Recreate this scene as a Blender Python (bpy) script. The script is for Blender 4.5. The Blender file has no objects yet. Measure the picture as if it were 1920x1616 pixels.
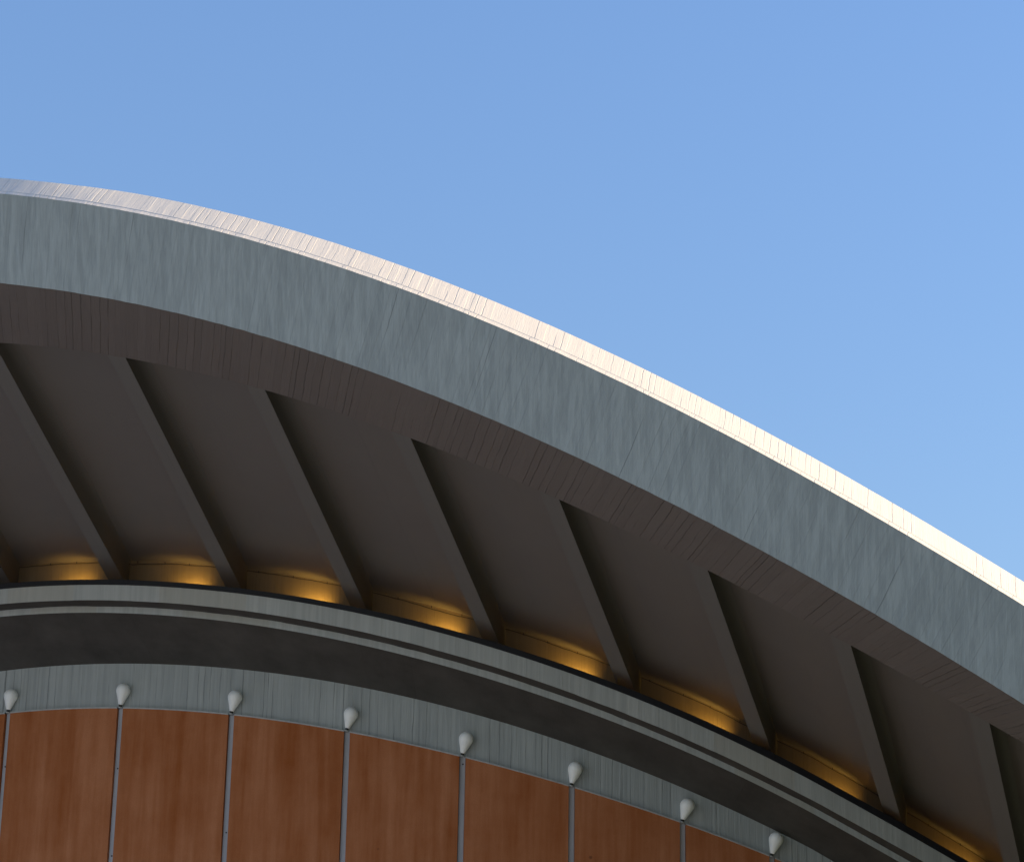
import bpy, bmesh, math, random
from mathutils import Vector, Matrix
random.seed(7)
S = bpy.context.scene
COL = S.collection
R_ = math.radians

# ------------------------------------------------------------------ helpers
class NT:
    """small node-tree helper"""
    def __init__(self, name, rough=.85, spec=.25):
        self.m = bpy.data.materials.new(name); self.m.use_nodes = True
        self.t = self.m.node_tree; self.n = self.t.nodes
        self.b = self.n['Principled BSDF']
        self.b.inputs['Roughness'].default_value = rough
        self.b.inputs['Specular IOR Level'].default_value = spec
    def new(self, kind, **kw):
        o = self.n.new(kind)
        for k, v in kw.items(): setattr(o, k, v)
        return o
    def put(self, sock, v):
        if hasattr(v, 'is_output') or isinstance(v, bpy.types.NodeSocket): self.t.links.new(v, sock)
        else: sock.default_value = v
    def math(self, op, a, b=0., c=None, clamp=False):
        o = self.new('ShaderNodeMath', operation=op, use_clamp=clamp)
        self.put(o.inputs[0], a); self.put(o.inputs[1], b)
        if c is not None: self.put(o.inputs[2], c)
        return o.outputs[0]
    def ramp(self, v, a, b, lo=0., hi=1.):
        o = self.new('ShaderNodeMapRange', clamp=True)
        o.inputs[1].default_value = a; o.inputs[2].default_value = b
        o.inputs[3].default_value = lo; o.inputs[4].default_value = hi
        self.put(o.inputs[0], v); return o.outputs[0]
    def mix(self, f, a, b, mode='MIX'):
        o = self.new('ShaderNodeMix', data_type='RGBA', blend_type=mode)
        self.put(o.inputs[0], f)
        self.put(o.inputs[6], a if not isinstance(a, tuple) else (*a, 1))
        self.put(o.inputs[7], b if not isinstance(b, tuple) else (*b, 1))
        return o.outputs[2]
    def vec(self, x, y, z=0.):
        o = self.new('ShaderNodeCombineXYZ')
        for i, v in enumerate((x, y, z)): self.put(o.inputs[i], v)
        return o.outputs[0]
    def uv(self):
        c = self.new('ShaderNodeTexCoord'); s = self.new('ShaderNodeSeparateXYZ')
        self.t.links.new(c.outputs['UV'], s.inputs[0]); return s.outputs[0], s.outputs[1]
    def obj(self):
        c = self.new('ShaderNodeTexCoord'); s = self.new('ShaderNodeSeparateXYZ')
        self.t.links.new(c.outputs['Object'], s.inputs[0]); return s.outputs
    def noise(self, v, scale, detail=4., rough=.55, dist=0.):
        o = self.new('ShaderNodeTexNoise'); self.put(o.inputs['Vector'], v)
        o.inputs['Scale'].default_value = scale; o.inputs['Detail'].default_value = detail
        o.inputs['Roughness'].default_value = rough; o.inputs['Distortion'].default_value = dist
        return o.outputs['Fac']
    def vor1(self, w, feature='F1', rnd=1.):
        o = self.new('ShaderNodeTexVoronoi', voronoi_dimensions='1D', feature=feature)
        self.put(o.inputs['W'], w); o.inputs['Scale'].default_value = 1.
        o.inputs['Randomness'].default_value = rnd
        return o
    def finish(self, col, height=None, dist=.006, strength=1.):
        self.put(self.b.inputs['Base Color'], col if not isinstance(col, tuple) else (*col, 1))
        if height is not None:
            b = self.new('ShaderNodeBump'); b.inputs['Distance'].default_value = dist
            b.inputs['Strength'].default_value = strength
            self.put(b.inputs['Height'], height); self.t.links.new(b.outputs[0], self.b.inputs['Normal'])
        return self.m

def board_concrete(name, light, dark, board=.15, line=.35, drip=0., grain=.12, joint=0., bump=.006, blotch=.12, tone=.1, seg=0., groove=.9):
    """painted board-marked concrete: u along the member, v along the boards (metres)"""
    k = NT(name); u, v = k.uv(); o = k.obj()
    wob = k.noise(k.vec(k.math('MULTIPLY', u, 2.2), k.math('MULTIPLY', v, 1.6)), 1., 5., .6)
    uu = k.math('ADD', u, k.math('MULTIPLY', k.math('SUBTRACT', wob, .5), .05))
    w = k.math('DIVIDE', uu, board)
    cell = k.new('ShaderNodeSeparateColor'); k.t.links.new(k.vor1(w).outputs['Color'], cell.inputs[0])
    rnd, rnd2 = cell.outputs[0], cell.outputs[1]
    edge = k.vor1(w, 'DISTANCE_TO_EDGE').outputs['Distance']
    gate = k.noise(k.vec(k.math('MULTIPLY', u, 3.), k.math('MULTIPLY', v, 1.4)), 1., 3., .6)
    gate = k.ramp(k.math('ADD', gate, k.math('MULTIPLY', k.math('SUBTRACT', rnd2, .5), .5)), .40, .80)
    lines = k.math('MULTIPLY', k.ramp(edge, .02, .075, 1., 0.), gate)
    fine = k.noise(k.vec(k.math('MULTIPLY', uu, 46.), k.math('MULTIPLY', v, 1.5)), 1., 5., .65)
    mid = k.noise(k.vec(k.math('MULTIPLY', uu, 14.), k.math('MULTIPLY', v, .9)), 1., 4., .6)
    big = k.noise(k.vec(u, v), 1.3, 6., .62)
    f = k.math('MULTIPLY', k.math('SUBTRACT', fine, .5), grain * 2.4)
    f = k.math('ADD', f, k.math('MULTIPLY', k.math('SUBTRACT', mid, .5), grain * 2.))
    f = k.math('ADD', f, k.math('MULTIPLY', k.math('SUBTRACT', rnd, .5), tone * 2))
    f = k.math('ADD', f, k.math('MULTIPLY', k.math('SUBTRACT', big, .5), blotch * 4))
    h = k.math('ADD', k.math('MULTIPLY', rnd, .5), k.math('MULTIPLY', fine, .55))
    h = k.math('ADD', h, k.math('MULTIPLY', mid, .5))
    h = k.math('SUBTRACT', h, k.math('MULTIPLY', lines, groove))
    if drip:
        # rain runs straight down whatever way the member leans
        d1 = k.noise(k.vec(k.math('MULTIPLY', o[0], 13.), k.math('MULTIPLY', o[1], 3.), k.math('MULTIPLY', o[2], .42)), 1., 6., .62, .1)
        d2 = k.noise(k.vec(k.math('MULTIPLY', o[0], 34.), k.math('MULTIPLY', o[1], 9.), k.math('MULTIPLY', o[2], .8)), 1., 4., .6)
        d = k.math('ADD', k.math('MULTIPLY', k.ramp(d1, .42, .6), .7), k.math('MULTIPLY', k.ramp(d2, .35, .7), .5))
        f = k.math('ADD', f, k.math('MULTIPLY', k.math('SUBTRACT', d, .6), drip * 1.5))
        h = k.math('ADD', h, k.math('MULTIPLY', d, .6))
    f = k.math('ADD', f, .5, clamp=True)
    c = k.mix(f, dark, light)
    if seg:      # later repairs: stretches of a warmer, browner mix
        sc = k.new('ShaderNodeSeparateColor'); k.t.links.new(k.vor1(k.math('DIVIDE', u, 1.45)).outputs['Color'], sc.inputs[0])
        c = k.mix(k.math('MULTIPLY', k.ramp(sc.outputs[0], .45, .75), seg), c, (light[0] * .84, light[1] * .78, light[2] * .70))
    c = k.mix(k.math('MULTIPLY', lines, line), c, tuple(x * .35 for x in dark))
    if joint:
        j = k.vor1(k.math('DIVIDE', k.math('ADD', uu, .37), 1.9), 'DISTANCE_TO_EDGE', ).outputs['Distance']
        jl = k.math('MULTIPLY', k.ramp(j, .0012, .004, 1., 0.), k.ramp(k.noise(k.vec(u, v, 3.), 1.1, 2.), .4, .6))
        c = k.mix(k.math('MULTIPLY', jl, joint), c, tuple(x * .2 for x in dark))
        h = k.math('SUBTRACT', h, k.math('MULTIPLY', jl, .3))
    return k.finish(c, h, bump)

def mesh_obj(name, verts, faces, mat, parent=None, uvs=None, smooth=True):
    me = bpy.data.meshes.new(name); me.from_pydata([tuple(v) for v in verts], [], faces)
    if uvs:
        l = me.uv_layers.new(name='UVMap')
        for lp in me.loops: l.data[lp.index].uv = uvs[lp.vertex_index]
    me.materials.append(mat)
    if smooth:
        for p in me.polygons: p.use_smooth = True
    me.update()
    o = bpy.data.objects.new(name, me); COL.objects.link(o)
    if parent: adopt(o, parent)
    return o

def world_of(o):
    m = Matrix.LocRotScale(o.location, o.rotation_euler, o.scale)
    return m if o.parent is None else world_of(o.parent) @ o.matrix_parent_inverse @ m

def adopt(o, parent):
    o.parent = parent; o.matrix_parent_inverse = world_of(parent).inverted()

def thing(name, label, cat, loc=(0, 0, 0), group=None):
    o = bpy.data.objects.new(name, None); COL.objects.link(o)
    o.location = loc; o.empty_display_size = .3
    o['label'] = label; o['category'] = cat
    if group: o['group'] = group
    return o

class Sweep:
    """collects strips between neighbouring 3-D rails; UV in metres; strips do not share vertices so edges stay crisp"""
    def __init__(self): self.v = []; self.f = []; self.uv = []
    def strip(self, ra, rb, rows=1, flip=False):
        n = len(ra); base = len(self.v); u = 0.
        for i in range(n):
            if i: u += ((ra[i] - ra[i-1]).length + (rb[i] - rb[i-1]).length) / 2
            w = (rb[i] - ra[i]).length
            for j in range(rows + 1):
                q = j / rows
                self.v.append(ra[i].lerp(rb[i], q)); self.uv.append((u, w * q))
        for i in range(n - 1):
            for j in range(rows):
                a = base + i * (rows + 1) + j; b = a + rows + 1
                self.f.append((a, b, b + 1, a + 1) if not flip else (a, a + 1, b + 1, b))
        return self
    def build(self, name, mat, parent): return mesh_obj(name, self.v, self.f, mat, parent, self.uv)

# ------------------------------------------------------------------ building frame (metres)
PHI = R_(15)                                     # the hall's axis, turned from the view direction
V0 = Vector((-5.4842, 44.6646, 0))               # foot of the drum wall on the reference line
AX = Vector((math.sin(PHI), math.cos(PHI), 0))   # into the building
LA = Vector((math.cos(PHI), -math.sin(PHI), 0))  # along the facade, to the right
UPZ = Vector((0, 0, 1))
RAD = 22.                                        # radius of the drum
CEN = V0 + AX * RAD
LEAN, HANG, SYM = .45, 6.3, -2.6                 # arch plane: lean, distance before the drum, symmetry line
NRM = (AX + UPZ * LEAN).normalized()             # into the building, square to the arch plane
EU = (UPZ - NRM * NRM.z).normalized()            # up the slope of that plane
D0 = NRM.dot(V0 - AX * HANG + UPZ * 18)

def even(c, x, lim, fall=0.):
    """even curve about the symmetry line, straight beyond lim"""
    d = abs(x - SYM)
    def g(d):
        q = d * d / 100; return c[0] + c[1]*q + c[2]*q*q + c[3]*q**3
    if d <= lim: return g(d)
    if fall: return g(lim) - fall * (d - lim)
    return g(lim) + (g(lim) - g(lim - .01)) / .01 * (d - lim)

ARCH = {  # height up the slope of each edge of the arch, and how far its plane lies from the inner face
    'inner':  ((19.5752, -3.0726, .2725, -.0222), 0.),
    'bottom': ((20.4734, -2.9368, .2075, -.0193), -1.6),
    'top':    ((21.6992, -2.8036, .143, -.0087), -1.6),
    'crest':  ((21.9313, -2.752, .0944, .0011), -.85)}
def arch(edge, t, du=0., dn=0.):
    c, off = ARCH[edge]
    base = V0 + LA * t
    # point V0 + t*LA + e*EU + s*NRM that lies in plane NRM.P = D0+off
    e = even(c, t, 18.) + du
    p = base + EU * e
    return p + NRM * (D0 + off + dn - NRM.dot(p))

RING = {
    'flash':  ((16.6203, -2.1469, .1571, -.0461), 1.42),
    'fascia': ((16.5391, -2.1382, .1092, -.0268), 1.40),
    'drip':   ((16.2888, -2.2385, .1559, -.0285), 1.40),
    'lip':    ((16.2842, -2.3103, .2727, -.069), 1.12),
    'base':   ((16.1799, -2.3619, .351, -.0967), 1.12),
    'root':   ((15.6699, -1.8509, .0059, .016), 0.),
    'panel':  ((14.9193, -2.0644, .4509, -.1043), .05),
    'joint':  ((17.2683, -2.2941, .3026, -.0682), .45)}
def drum(s, off, z):
    th = s / RAD
    d = LA * math.sin(th) - AX * math.cos(th)
    p = CEN + d * (RAD + off); return Vector((p.x, p.y, z))
def ring(edge, s, dz=0., doff=0.):
    c, off = RING[edge]
    return drum(s, off + doff, max(even(c, s, 12.9, .50) + dz, 3.))
def rframe(s):
    th = s / RAD
    return LA * math.cos(th) + AX * math.sin(th), LA * math.sin(th) - AX * math.cos(th)   # tangent, outward

# ------------------------------------------------------------------ materials
M = {}
M['arch'] = board_concrete('grey painted board concrete', (.403, .449, .445), (.267, .301, .301), .17, .13, drip=.38, grain=.18, joint=.45, bump=.006, groove=.4, blotch=.1, tone=.07)
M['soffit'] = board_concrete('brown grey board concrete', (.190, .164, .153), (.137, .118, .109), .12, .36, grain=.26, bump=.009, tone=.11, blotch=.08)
M['coping'] = board_concrete('pale painted coping', (.65, .63, .60), (.53, .515, .49), .11, .28, grain=.16, bump=.006, tone=.06, blotch=.08)
M['fascia'] = board_concrete('grey fascia concrete', (.492, .523, .512), (.369, .396, .388), .5, .12, drip=.4, grain=.12, bump=.004, blotch=.2, tone=.1, seg=.5)
M['wall'] = board_concrete('streaked wall concrete', (.453, .496, .496), (.299, .331, .335), .16, .5, drip=.32, grain=.14, joint=.8, bump=.006, blotch=.14, tone=.04)
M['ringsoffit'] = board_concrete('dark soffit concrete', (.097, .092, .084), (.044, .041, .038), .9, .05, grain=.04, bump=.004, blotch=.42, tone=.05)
M['deck'] = board_concrete('smooth roof deck paint', (.180, .162, .148), (.146, .130, .120), .7, .05, grain=.03, bump=.002, blotch=.12, tone=.03)
M['rib'] = board_concrete('rib paint', (.170, .158, .148), (.142, .133, .125), .9, .1, grain=.05, bump=.003, blotch=.12, tone=.05)
M['infill'] = board_concrete('ribbed infill board', (.25, .19, .12), (.18, .135, .08), .06, .3, grain=.1, bump=.003, blotch=.2, tone=.08)

def plain(name, c, rough=.5, spec=.4, metal=0., var=.15, scale=(14., 14., 3.)):
    k = NT(name, rough, spec); k.b.inputs['Metallic'].default_value = metal
    o = k.obj()
    n = k.noise(k.vec(*[k.math('MULTIPLY', o[i], scale[i]) for i in range(3)]), 1., 5.)
    col = k.mix(k.ramp(n, .3, .7), tuple(x * (1 - var) for x in c), tuple(min(1, x * (1 + var)) for x in c))
    return k.finish(col, n, .002, .4)
M['flash'] = plain('black bitumen flashing', (.012, .013, .017), .55, .3)
M['mullion'] = plain('grey blue painted metal', (.400, .416, .448), .5, .3, 0., .08)
M['lamp'] = plain('white enamel', (.88, .92, .92), .35, .5, 0., .03)
M['black'] = plain('black plastic', (.02, .02, .02), .5)
M['cable'] = plain('dark cable sheath', (.03, .026, .022), .6)
M['trim'] = plain('zinc trim', (.42, .44, .44), .5, .4, .1)
M['roof'] = plain('weathered roof sheet', (.45, .46, .46), .8, .2)
M['ironbolt'] = plain('dark bolt', (.05, .05, .055), .5, .4, .6)

def panel_mat():
    k = NT('rust brown render', .9, .15); o = k.obj()
    d1 = k.noise(k.vec(k.math('MULTIPLY', o[0], 3.2), k.math('MULTIPLY', o[1], 1.), k.math('MULTIPLY', o[2], .32)), 1., 5., .6, .2)
    d2 = k.noise(k.vec(k.math('MULTIPLY', o[0], 13.), k.math('MULTIPLY', o[1], 3.), k.math('MULTIPLY', o[2], .5)), 1., 4., .6)
    bl = k.noise(k.vec(o[0], o[1], o[2]), 1.4, 6., .65)
    sp = k.noise(k.vec(o[0], o[1], o[2]), 55., 3., .7)
    f = k.math('ADD', k.math('MULTIPLY', k.ramp(d1, .38, .64), .5), k.math('MULTIPLY', k.ramp(d2, .3, .7), .22))
    f = k.math('ADD', f, k.math('MULTIPLY', k.ramp(bl, .3, .7), .3))
    c = k.mix(f, (.305, .087, .021), (.51, .215, .105))
    c = k.mix(k.ramp(sp, .3, .75, 0., .22), c, (.16, .055, .025))
    spots = k.new('ShaderNodeTexVoronoi'); k.put(spots.inputs['Vector'], k.vec(o[0], o[1], o[2])); spots.inputs['Scale'].default_value = 1.1
    c = k.mix(k.ramp(spots.outputs['Distance'], .015, .04, .55, 0.), c, (.08, .03, .02))
    return k.finish(c, sp, .003, .7)
M['panel'] = panel_mat()

def ground_mat():
    k = NT('asphalt and trodden grass', .95, .1); o = k.obj()
    a = k.noise(k.vec(o[0], o[1]), .06, 5.); b = k.noise(k.vec(o[0], o[1]), 3., 6.)
    c = k.mix(k.ramp(a, .42, .58), (.42, .445, .455), (.335, .355, .355))
    c = k.mix(k.ramp(b, .3, .7, 0., .4), c, (.55, .575, .58))
    return k.finish(c, b, .02)
M['ground'] = ground_mat()

def bounce_cutter_mat():  # dark green for the added sheet that soaks up bounce light
    k = NT('dark lawn', .95, .05); o = k.obj()
    a = k.noise(k.vec(o[0], o[1]), .25, 5.); b = k.noise(k.vec(o[0], o[1]), 9., 6.)
    c = k.mix(k.ramp(a, .35, .65), (.035, .05, .016), (.055, .065, .024))
    return k.finish(k.mix(k.ramp(b, .3, .7, 0., .5), c, (.02, .03, .01)), b, .03)
M['bounce_cutter'] = bounce_cutter_mat()

# ------------------------------------------------------------------ ground
g = mesh_obj('ground', [(-3000, -3000, 0), (3000, -3000, 0), (3000, 3000, 0), (-3000, 3000, 0)], [(0, 1, 2, 3)], M['ground'], smooth=False)
g['kind'] = 'structure'

lw = mesh_obj('bounce_cutter', [(5, -300, .004), (400, -300, .004), (400, 400, .004), (-3, 400, .004), (-3, 41, .004), (5, 22, .004)], [(0, 1, 2, 3, 4, 5)], M['bounce_cutter'], smooth=False)  # unseen dark sheet, added to weaken the ground bounce on the right
lw['kind'] = 'structure'

# ------------------------------------------------------------------ the hall
hall = thing('concert_hall', 'curved concert hall with sweeping concrete edge arch, ribbed overhang and rust brown wall panels', 'building', V0)

def ticks(a, b, fa, fb, fine, coarse):
    """parameter values, fine between fa and fb"""
    out = []; x = a
    while x < b:
        out.append(x); x += fine if fa <= x < fb else coarse
    out.append(b); return out

# --- edge arch
T = ticks(SYM - 25, SYM + 25, -6., 17., .04, .5)
jit = {}
def board_jitter(key, t, amp):
    i = (key, math.floor(t / .14 + .3 * math.sin(t * 3.1)))
    if i not in jit: jit[i] = random.uniform(-amp, amp)
    return jit[i]
def slope_at(t):
    return math.atan((even(ARCH['top'][0], t - .05, 18.) - even(ARCH['top'][0], t + .05, 18.)) / .1)
# the boards run square to the arch on its face, and askew across its underside
TB = [t - 1.2 * math.sin(slope_at(t)) * math.cos(slope_at(t)) for t in T]
bot = [arch('bottom', t, board_jitter('b', t, .0022), board_jitter('bn', t, .002)) for t in TB]
top = [arch('top', t, board_jitter('t', t, .0015)) for t in T]
lip = []; lip2 = []; lip3 = []; lip4 = []; crest = []; inner = []; intop = []
for t, p in zip(T, top):
    tw = max(0., min(1., (2.7 - t) / 1.8)); tw = tw * tw * (3 - 2 * tw)      # added twist: rim tips forward towards the crown to turn away from the sun
    c = arch('crest', t - .06 + .066 * tw, board_jitter('c', t, .001) - .018 * tw, -.28 * tw); d = (c - p)
    lip.append(p + d * .13); lip2.append(p + d * .135 - EU * .006); lip3.append(p + d * .165 - EU * .006); lip4.append(p + d * .182); crest.append(c)
    intop.append(c + NRM * .85 - EU * .22)
inner = [arch('inner', t - .7) for t in TB]
front = Sweep().strip(top, bot, 6)
front.strip(intop, inner, 1)                                          # inner face of the beam
ea = front.build('edge_arch', M['arch'], hall)
cp = Sweep().strip(top, lip).strip(lip, lip2).strip(lip2, lip3).strip(lip3, lip4).strip(lip4, crest, 3).strip(crest, intop).build('coping', M['coping'], ea)
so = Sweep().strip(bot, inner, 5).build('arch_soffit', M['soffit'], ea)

# --- roof deck between the arch and the ring, ribs under it
DEPTH, DEPTH_FRONT = .47, .38
def back_lat(t): return t - .2
def s_of_lat(x, off): return RAD * math.asin(max(-.97, min(.97, x / (RAD + off))))
def deck_pts(t):
    a = arch('inner', t) + UPZ * DEPTH_FRONT
    b = ring('joint', s_of_lat(back_lat(t), .45))
    return a, b
TD = ticks(SYM - 18, SYM + 20, -6, 16, .12, .4)
da = [deck_pts(t)[0] for t in TD]; db = [deck_pts(t)[1] for t in TD]
deck = Sweep().strip(da, db, 10).build('roof_deck', M['deck'], hall)
# roof covering above: from the arch down to the ring line and across the hall
ra = [arch('crest', t, -.02) + NRM * .85 - EU * .22 for t in TD]
rb = [p + UPZ * .35 for p in db]
rc = [p + AX * 40 for p in rb]
roof = Sweep().strip(ra, rb, 4).strip(rb, rc, 2).build('roof_covering', M['roof'], hall)
# infill board between the deck's end and the ring gutter
SI = ticks(-22, 22, -5, 14, .15, .5)
ia = [ring('joint', s) for s in SI]; ib = [drum(s, .40, ring('fascia', s).z - .205) for s in SI]
Sweep().strip(ia, ib, 3).build('infill_board', M['infill'], hall)

RIBT = [-12.2, -10.2, -8.2, -6.22, -4.25, -2.27, -.292, 1.687, 3.711, 5.756, 7.778, 9.748, 11.593, 13.34, 14.98, 16.5]
RW = .26
for t in RIBT:
    vs = []; uvs = []
    fr = arch('inner', t); N = 8
    x = back_lat(t); bk = ring('joint', s_of_lat(x, .45)); bk.z -= DEPTH
    L = (bk - fr).length
    CW, NC = .20, 8                             # the right flank runs into the deck in a cove
    sec = [(-RW, 0), (0, 0), (0, 0), (.008, .38)]
    for j in range(1, NC + 1):
        an = math.pi / 2 * j / NC; sec.append((.01 + CW * (1 - math.cos(an)), .38 + .62 * math.sin(an)))
    sec += [(.01 + CW, 1.06), (-RW, 1.06), (-RW, 1.06), (-RW, 0)]; m = len(sec)
    for i in range(N + 1):
        q = i / N
        for j, (dx, up) in enumerate(sec):
            if dx > 0: dx *= 1 - .9 * q * q           # the cove dies out towards the ring
            p0 = arch('inner', t + dx); y = back_lat(t + dx)
            p1 = ring('joint', s_of_lat(y, .45)); p1.z -= DEPTH
            p = p0.lerp(p1, q) + UPZ * (up * (DEPTH_FRONT + (DEPTH - DEPTH_FRONT) * q + .012))
            vs.append(p); uvs.append((dx + up * .5, L * q))
    fs = []; flat = []
    for i in range(N):
        for j in range(m - 1):
            if j in (1, m - 3): continue
            fs.append((i*m + j, i*m + j + 1, (i+1)*m + j + 1, (i+1)*m + j))
    o = mesh_obj('rib', vs, fs, M['rib'], hall, uvs)

# --- ring beam
SR = ticks(-24, 24, -5, 14, .08, .5)
rr = {k: [ring(k, s) for s in SR] for k in RING}
fl_low = [ring('fascia', s, 0, .02) for s in SR]
f_in = [ring('flash', s, 0, -.09) for s in SR]; f_floor = [drum(s, 1.33, ring('fascia', s).z - .21) for s in SR]
g_in = [drum(s, .40, ring('fascia', s).z - .21) for s in SR]
for i, s in enumerate(SR):                       # slightly uneven cast edges
    j = board_jitter('ring', s * .5, .004)
    rr['lip'][i].z += j; rr['drip'][i].z += board_jitter('drip', s * .4, .003)
rb_ = Sweep().strip(rr['fascia'], rr['drip'], 2).strip(rr['lip'], rr['base'], 1).strip(f_floor, g_in, 1)
rbo = rb_.build('ring_beam', M['fascia'], hall)
Sweep().strip(rr['flash'], fl_low).strip(f_in, rr['flash']).strip(f_floor, f_in).strip(fl_low, rr['fascia']).build('flashing', M['flash'], rbo)
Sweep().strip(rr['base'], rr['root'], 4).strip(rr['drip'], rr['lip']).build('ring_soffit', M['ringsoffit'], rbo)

# --- drum wall, panels, mullions
wt = rr['root']; wb = [drum(s, 0, 0) for s in SR]
Sweep().strip(wt, wb, 12).build('drum_wall', M['wall'], hall)
MUL = [-6.4, -4.53, -2.6506, -.6533, 1.2095, 3.0694, 4.8768, 6.5651, 8.2775, 9.6725, 11.3, 12.9]
MW = .088
for a, b in zip(MUL[:-1], MUL[1:]):
    a += MW/2 + .004; b -= MW/2 + .004
    n = 16; ss = [a + (b - a) * i / n for i in range(n + 1)]
    t_ = [ring('panel', s, 0, .014) for s in ss]; l_ = [drum(s, .064, 2.5) for s in ss]
    ti = [ring('panel', s, 0, -.06) for s in ss]; li = [drum(s, -.01, 2.5) for s in ss]
    sw = Sweep().strip(t_, l_, 10).strip(ti, t_)
    sw.strip([ti[0], t_[0]], [li[0], l_[0]]).strip([t_[-1], ti[-1]], [l_[-1], li[-1]])
    o = sw.build('wall_panel', M['panel'], hall)
    tt = [ring('panel', s, .016, .026) for s in ss]; tl = [ring('panel', s, -.004, .026) for s in ss]
    t0 = [ring('panel', s, .016, -.06) for s in ss]; tb = [ring('panel', s, -.004, .014) for s in ss]
    Sweep().strip(tt, tl).strip(t0, tt).strip(tl, tb).build('top_trim', M['trim'], o)
bolts = {-.6533: (2.4, 1.0), 4.8768: (.13, 3.0), 1.2095: (1.9,), 3.0694: (2.9,), -2.6506: (.9,)}
for s in MUL:
    tan, out = rframe(s); zt = ring('panel', s).z + .03
    def P(x, o_, z): q = drum(s, 0, 0) + tan * x + out * o_; return Vector((q.x, q.y, z))
    h = MW / 2; fl = .010
    # flat face with small side returns (a folded metal section)
    sec = [(-h, -.02), (-h, .008), (-h + .004, .012), (h - .004, .012), (h, .008), (h, -.02)]
    zs = [2.45, 5, 8, 10.5, 12.2, zt]
    vs = [P(x, o_, z) for z in zs for x, o_ in sec]; m = len(sec)
    fs = [(r*m + i, r*m + (i+1) % m, (r+1)*m + (i+1) % m, (r+1)*m + i) for r in range(len(zs)-1) for i in range(m)]
    fs += [tuple(range(m))[::-1], tuple((len(zs)-1)*m + i for i in range(m))]
    mo = mesh_obj('mullion', vs, fs, M['mullion'], hall, smooth=False)
    for dz in bolts.get(s, ()):
        bm = bmesh.new()
        bmesh.ops.create_cone(bm, cap_ends=True, segments=8, radius1=.014, radius2=.010, depth=.012)
        rot = out.to_track_quat('Z', 'Y').to_matrix().to_4x4()
        bmesh.ops.transform(bm, matrix=Matrix.Translation(P(0.006, .016, zt - dz)) @ rot, verts=bm.verts)
        me = bpy.data.meshes.new('bolt'); bm.to_mesh(me); bm.free(); me.materials.append(M['ironbolt'])
        b = bpy.data.objects.new('bolt', me); COL.objects.link(b); adopt(b, mo)

# ------------------------------------------------------------------ white lamps on the mullion heads
def lathe(profile, seg=40):
    vs = []; fs = []
    for r, z in profile:
        for i in range(seg):
            a = 2 * math.pi * i / seg; vs.append((r * math.cos(a), r * math.sin(a), z))
    for j in range(len(profile) - 1):
        for i in range(seg):
            k = (i + 1) % seg; fs.append((j*seg+i, j*seg+k, (j+1)*seg+k, (j+1)*seg+i))
    fs.append(tuple(range(seg))[::-1]); fs.append(tuple((len(profile)-1)*seg + i for i in range(seg)))
    return vs, fs
RS, HC, RB = .113, .226, .036
ang0 = math.atan2(RS - RB, HC) - .02
prof = [(RB * .8, .0), (RB, .004), (RB + .004, .012)]
for i in range(1, 9):
    q = i / 9; prof.append((RB + .004 + (RS * math.cos(ang0) - RB - .004) * q, .012 + (HC - RS * math.sin(ang0) - .012) * q))
for i in range(0, 15):
    an = -ang0 + (math.pi / 2 + ang0) * i / 14.3
    prof.append((RS * math.cos(an), HC + RS * math.sin(an)))
lv, lf = lathe(prof)
shade_me = bpy.data.meshes.new('lamp_shade'); shade_me.from_pydata(lv, [], lf); shade_me.materials.append(M['lamp'])
for p in shade_me.polygons: p.use_smooth = len(p.vertices) == 4
kv, kf = lathe([(.022, -.032), (.025, -.030), (.025, -.008), (.022, -.005), (.022, .006)], 20)
sock_me = bpy.data.meshes.new('lamp_socket'); sock_me.from_pydata(kv, [], kf); sock_me.materials.append(M['black'])
cv, cf = lathe([(.034, -.050), (.036, -.048), (.036, -.036), (.020, -.030)], 20)
foot_me = bpy.data.meshes.new('lamp_foot'); foot_me.from_pydata(cv, [], cf); foot_me.materials.append(M['trim'])

LAMPS = [
 'leftmost white teardrop lamp, above the mullion cut by the photo edge',
 'highest white teardrop lamp, second from the left, at the crown of the wall',
 'white teardrop lamp third from the left, just past the crown',
 'white teardrop lamp fourth from the left, above two brown panels',
 'white teardrop lamp fifth from the left, over a mullion with a small dark screw',
 'white teardrop lamp third from the right, tilted to the right',
 'white teardrop lamp second from the right, over the last visible panel',
 'lowest and rightmost white teardrop lamp, by the bottom photo edge']
first = None
for i, s in enumerate(MUL[2:10]):
    tan, out = rframe(s); base = drum(s, .055, ring('panel', s).z + .062)
    axis = (UPZ + Vector((1, 0, 0)) * (.23 + random.uniform(-.03, .04)) + out * random.uniform(.16, .26)).normalized()
    if i == len(LAMPS) - 2: axis = (axis + Vector((.05, 0, 0))).normalized()
    rot = axis.to_track_quat('Z', 'Y').to_euler()
    if first is None:
        root = thing('wall_lamp', LAMPS[i], 'lamp', base, 'white lamps along the top of the brown wall')
        for me in (shade_me, sock_me, foot_me):
            o = bpy.data.objects.new(me.name, me); COL.objects.link(o); o.parent = root
        first = root; kids = list(root.children)
    else:
        root = first.copy(); COL.objects.link(root); root.location = base; root['label'] = LAMPS[i]
        for c in kids:
            d = c.copy(); COL.objects.link(d); d.parent = root
    root.rotation_euler = rot

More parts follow.
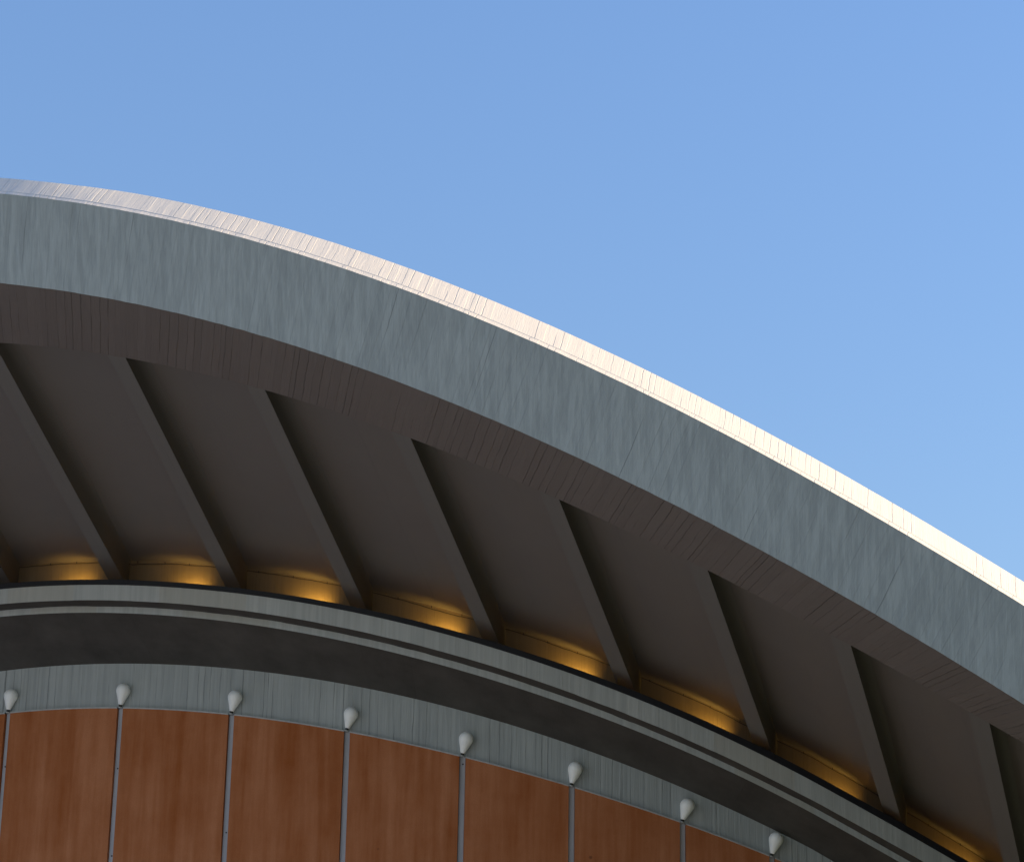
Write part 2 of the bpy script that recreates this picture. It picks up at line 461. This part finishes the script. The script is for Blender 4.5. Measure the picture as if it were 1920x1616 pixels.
# ------------------------------------------------------------------ warm uplights hidden in the ring gutter
BAY = ['first roof bay from the left', 'second roof bay from the left', 'third roof bay from the left', 'fourth roof bay from the left',
       'fourth roof bay from the right', 'third roof bay from the right', 'second roof bay from the right', 'rightmost roof bay']
bx = bmesh.new(); bmesh.ops.create_cube(bx, size=1)
bmesh.ops.scale(bx, vec=(.20, .14, .07), verts=bx.verts); bmesh.ops.bevel(bx, geom=bx.edges[:], offset=.012, segments=2, affect='EDGES')
hous_me = bpy.data.meshes.new('housing'); bx.to_mesh(hous_me); bx.free(); hous_me.materials.append(M['black'])
bx = bmesh.new(); bmesh.ops.create_cube(bx, size=1); bmesh.ops.scale(bx, vec=(.17, .11, .006), verts=bx.verts)
bmesh.ops.translate(bx, vec=(0, 0, .036), verts=bx.verts)
lens_me = bpy.data.meshes.new('lens'); bx.to_mesh(lens_me); bx.free()
kl = NT('lit amber lens'); kl.b.inputs['Emission Color'].default_value = (1, .55, .14, 1); kl.b.inputs['Emission Strength'].default_value = .6
lens_me.materials.append(kl.finish((.8, .5, .2)))
bx = bmesh.new()
for sx in (-1, 1):
    c = bmesh.ops.create_cube(bx, size=1); bmesh.ops.scale(bx, vec=(.012, .03, .10), verts=c['verts']); bmesh.ops.translate(bx, vec=(sx * .11, 0, -.03), verts=c['verts'])
c = bmesh.ops.create_cube(bx, size=1); bmesh.ops.scale(bx, vec=(.232, .03, .012), verts=c['verts']); bmesh.ops.translate(bx, vec=(0, 0, -.083), verts=c['verts'])
bmesh.ops.remove_doubles(bx, verts=bx.verts, dist=.0005)
brk_me = bpy.data.meshes.new('bracket'); bx.to_mesh(brk_me); bx.free(); brk_me.materials.append(M['black'])
LIGHT_W, LIGHT_SIZE = 35., 116.
for i, t in enumerate(RIBT[6:14]):
    # a lamp stands shortly before (left of) each rib, so its beam is cut by that rib
    x = back_lat(t) - RW - .50
    s = s_of_lat(x, .68)
    z = ring('flash', s).z - .13
    tan, out = rframe(s)
    root = thing('uplight', 'amber uplight glowing behind black flashing, in the ' + BAY[i], 'light', drum(s, .68, z), 'amber uplights in the roof gutter')
    aim = (UPZ * 1. - out * 1.2 - tan * .36).normalized()
    root.rotation_euler = aim.to_track_quat('Z', 'X').to_euler()
    for me in (hous_me, lens_me, brk_me):
        o = bpy.data.objects.new(me.name, me); COL.objects.link(o); o.parent = root
    ld = bpy.data.lights.new('beam', 'SPOT'); ld.energy = LIGHT_W * random.uniform(.75, 1.25); ld.color = (1., .58, .11)
    ld.spot_size = R_(LIGHT_SIZE); ld.spot_blend = 1.; ld.shadow_soft_size = .10
    lo = bpy.data.objects.new('beam', ld); COL.objects.link(lo); lo.parent = root
    lo.location = (0, 0, .06); lo.rotation_euler = (math.pi, 0, 0)

# ------------------------------------------------------------------ thin cable clipped along the deck joint
def tube(pts, r, seg=6):
    vs = []; fs = []
    for i, p in enumerate(pts):
        d = (pts[min(i+1, len(pts)-1)] - pts[max(i-1, 0)]).normalized()
        a = d.cross(UPZ).normalized(); b = d.cross(a)
        for k in range(seg):
            an = 2 * math.pi * k / seg; vs.append(p + a * (r * math.cos(an)) + b * (r * math.sin(an)))
    for i in range(len(pts) - 1):
        for k in range(seg):
            q = (k + 1) % seg; fs.append((i*seg+k, i*seg+q, (i+1)*seg+q, (i+1)*seg+k))
    return vs, fs
pts = []; s = -6.
while s < 14.5:
    dn = .012 + .02 * abs(math.sin(s * 3.7)) * random.random() + (.04 * max(0, math.sin(s * 1.3 + 2)) ** 6)
    pts.append(ring('joint', s, -.02 - dn, .02 + dn * .8)); s += .1
cv, cf = tube(pts, .0055)
cable = mesh_obj('cable', cv, cf, M['cable'])
cable['label'] = 'thin dark cable clipped along the joint at the lower end of the roof bays'; cable['category'] = 'cable'
s = -5.8
while s < 14.3:
    p = ring('joint', s, -.03, .03)
    q = bmesh.new(); bmesh.ops.create_cube(q, size=1); bmesh.ops.scale(q, vec=(.011, .016, .034), verts=q.verts)
    bmesh.ops.translate(q, vec=p, verts=q.verts)
    me = bpy.data.meshes.new('clip'); q.to_mesh(me); q.free(); me.materials.append(M['cable'])
    o = bpy.data.objects.new('clip', me); COL.objects.link(o); adopt(o, cable)
    s += random.uniform(.34, .62)

# ------------------------------------------------------------------ light
SUN = (LA * .885 + AX * .375 + UPZ * .255).normalized()
elev = math.asin(SUN.z); azim = math.atan2(SUN.x, SUN.y)          # azimuth clockwise from +Y
sl = bpy.data.lights.new('sun', 'SUN'); sl.energy = 5.; sl.angle = R_(.53); sl.color = (1., .775, .50)
so_ = bpy.data.objects.new('sun', sl); COL.objects.link(so_); so_.location = (40, 10, 30)
so_.rotation_euler = SUN.to_track_quat('Z', 'Y').to_euler()
w = bpy.data.worlds.new('World'); S.world = w; w.use_nodes = True
nt = w.node_tree; bg = nt.nodes['Background']
sky = nt.nodes.new('ShaderNodeTexSky'); sky.sky_type = 'NISHITA'; sky.sun_disc = False
sky.sun_elevation = elev; sky.sun_rotation = azim
sky.altitude = 50; sky.air_density = 2.2; sky.dust_density = .3; sky.ozone_density = 6.
tint = nt.nodes.new('ShaderNodeMix'); tint.data_type = 'RGBA'; tint.blend_type = 'MULTIPLY'
tint.inputs[0].default_value = 1.; tint.inputs[7].default_value = (1.03, .955, 1.215, 1)
nt.links.new(sky.outputs[0], tint.inputs[6]); nt.links.new(tint.outputs[2], bg.inputs[0]); bg.inputs[1].default_value = .10

# ------------------------------------------------------------------ camera
cd = bpy.data.cameras.new('camera'); cam = bpy.data.objects.new('camera', cd); COL.objects.link(cam)
p, r = R_(22), R_(1.01)
F = Vector((0, math.cos(p), math.sin(p))); U = Vector((0, -math.sin(p), math.cos(p))); X = Vector((1, 0, 0))
xc = X * math.cos(r) + U * math.sin(r); yc = -X * math.sin(r) + U * math.cos(r)
m = Matrix((xc, yc, -F)).transposed().to_4x4(); m.translation = Vector((0, 0, 1.6))
cam.matrix_world = m
cd.sensor_fit = 'HORIZONTAL'; cd.sensor_width = 36; cd.lens = 5500 / 1920 * 36
cd.clip_start = .5; cd.clip_end = 9000
S.camera = cam
S.view_settings.view_transform = 'Standard'; S.view_settings.look = 'None'
S.view_settings.gamma = 1; S.view_settings.use_curve_mapping = False
S.view_settings.exposure = 1.32
S.cycles.max_bounces = 8; S.cycles.diffuse_bounces = 5
S.cycles.use_denoising = True
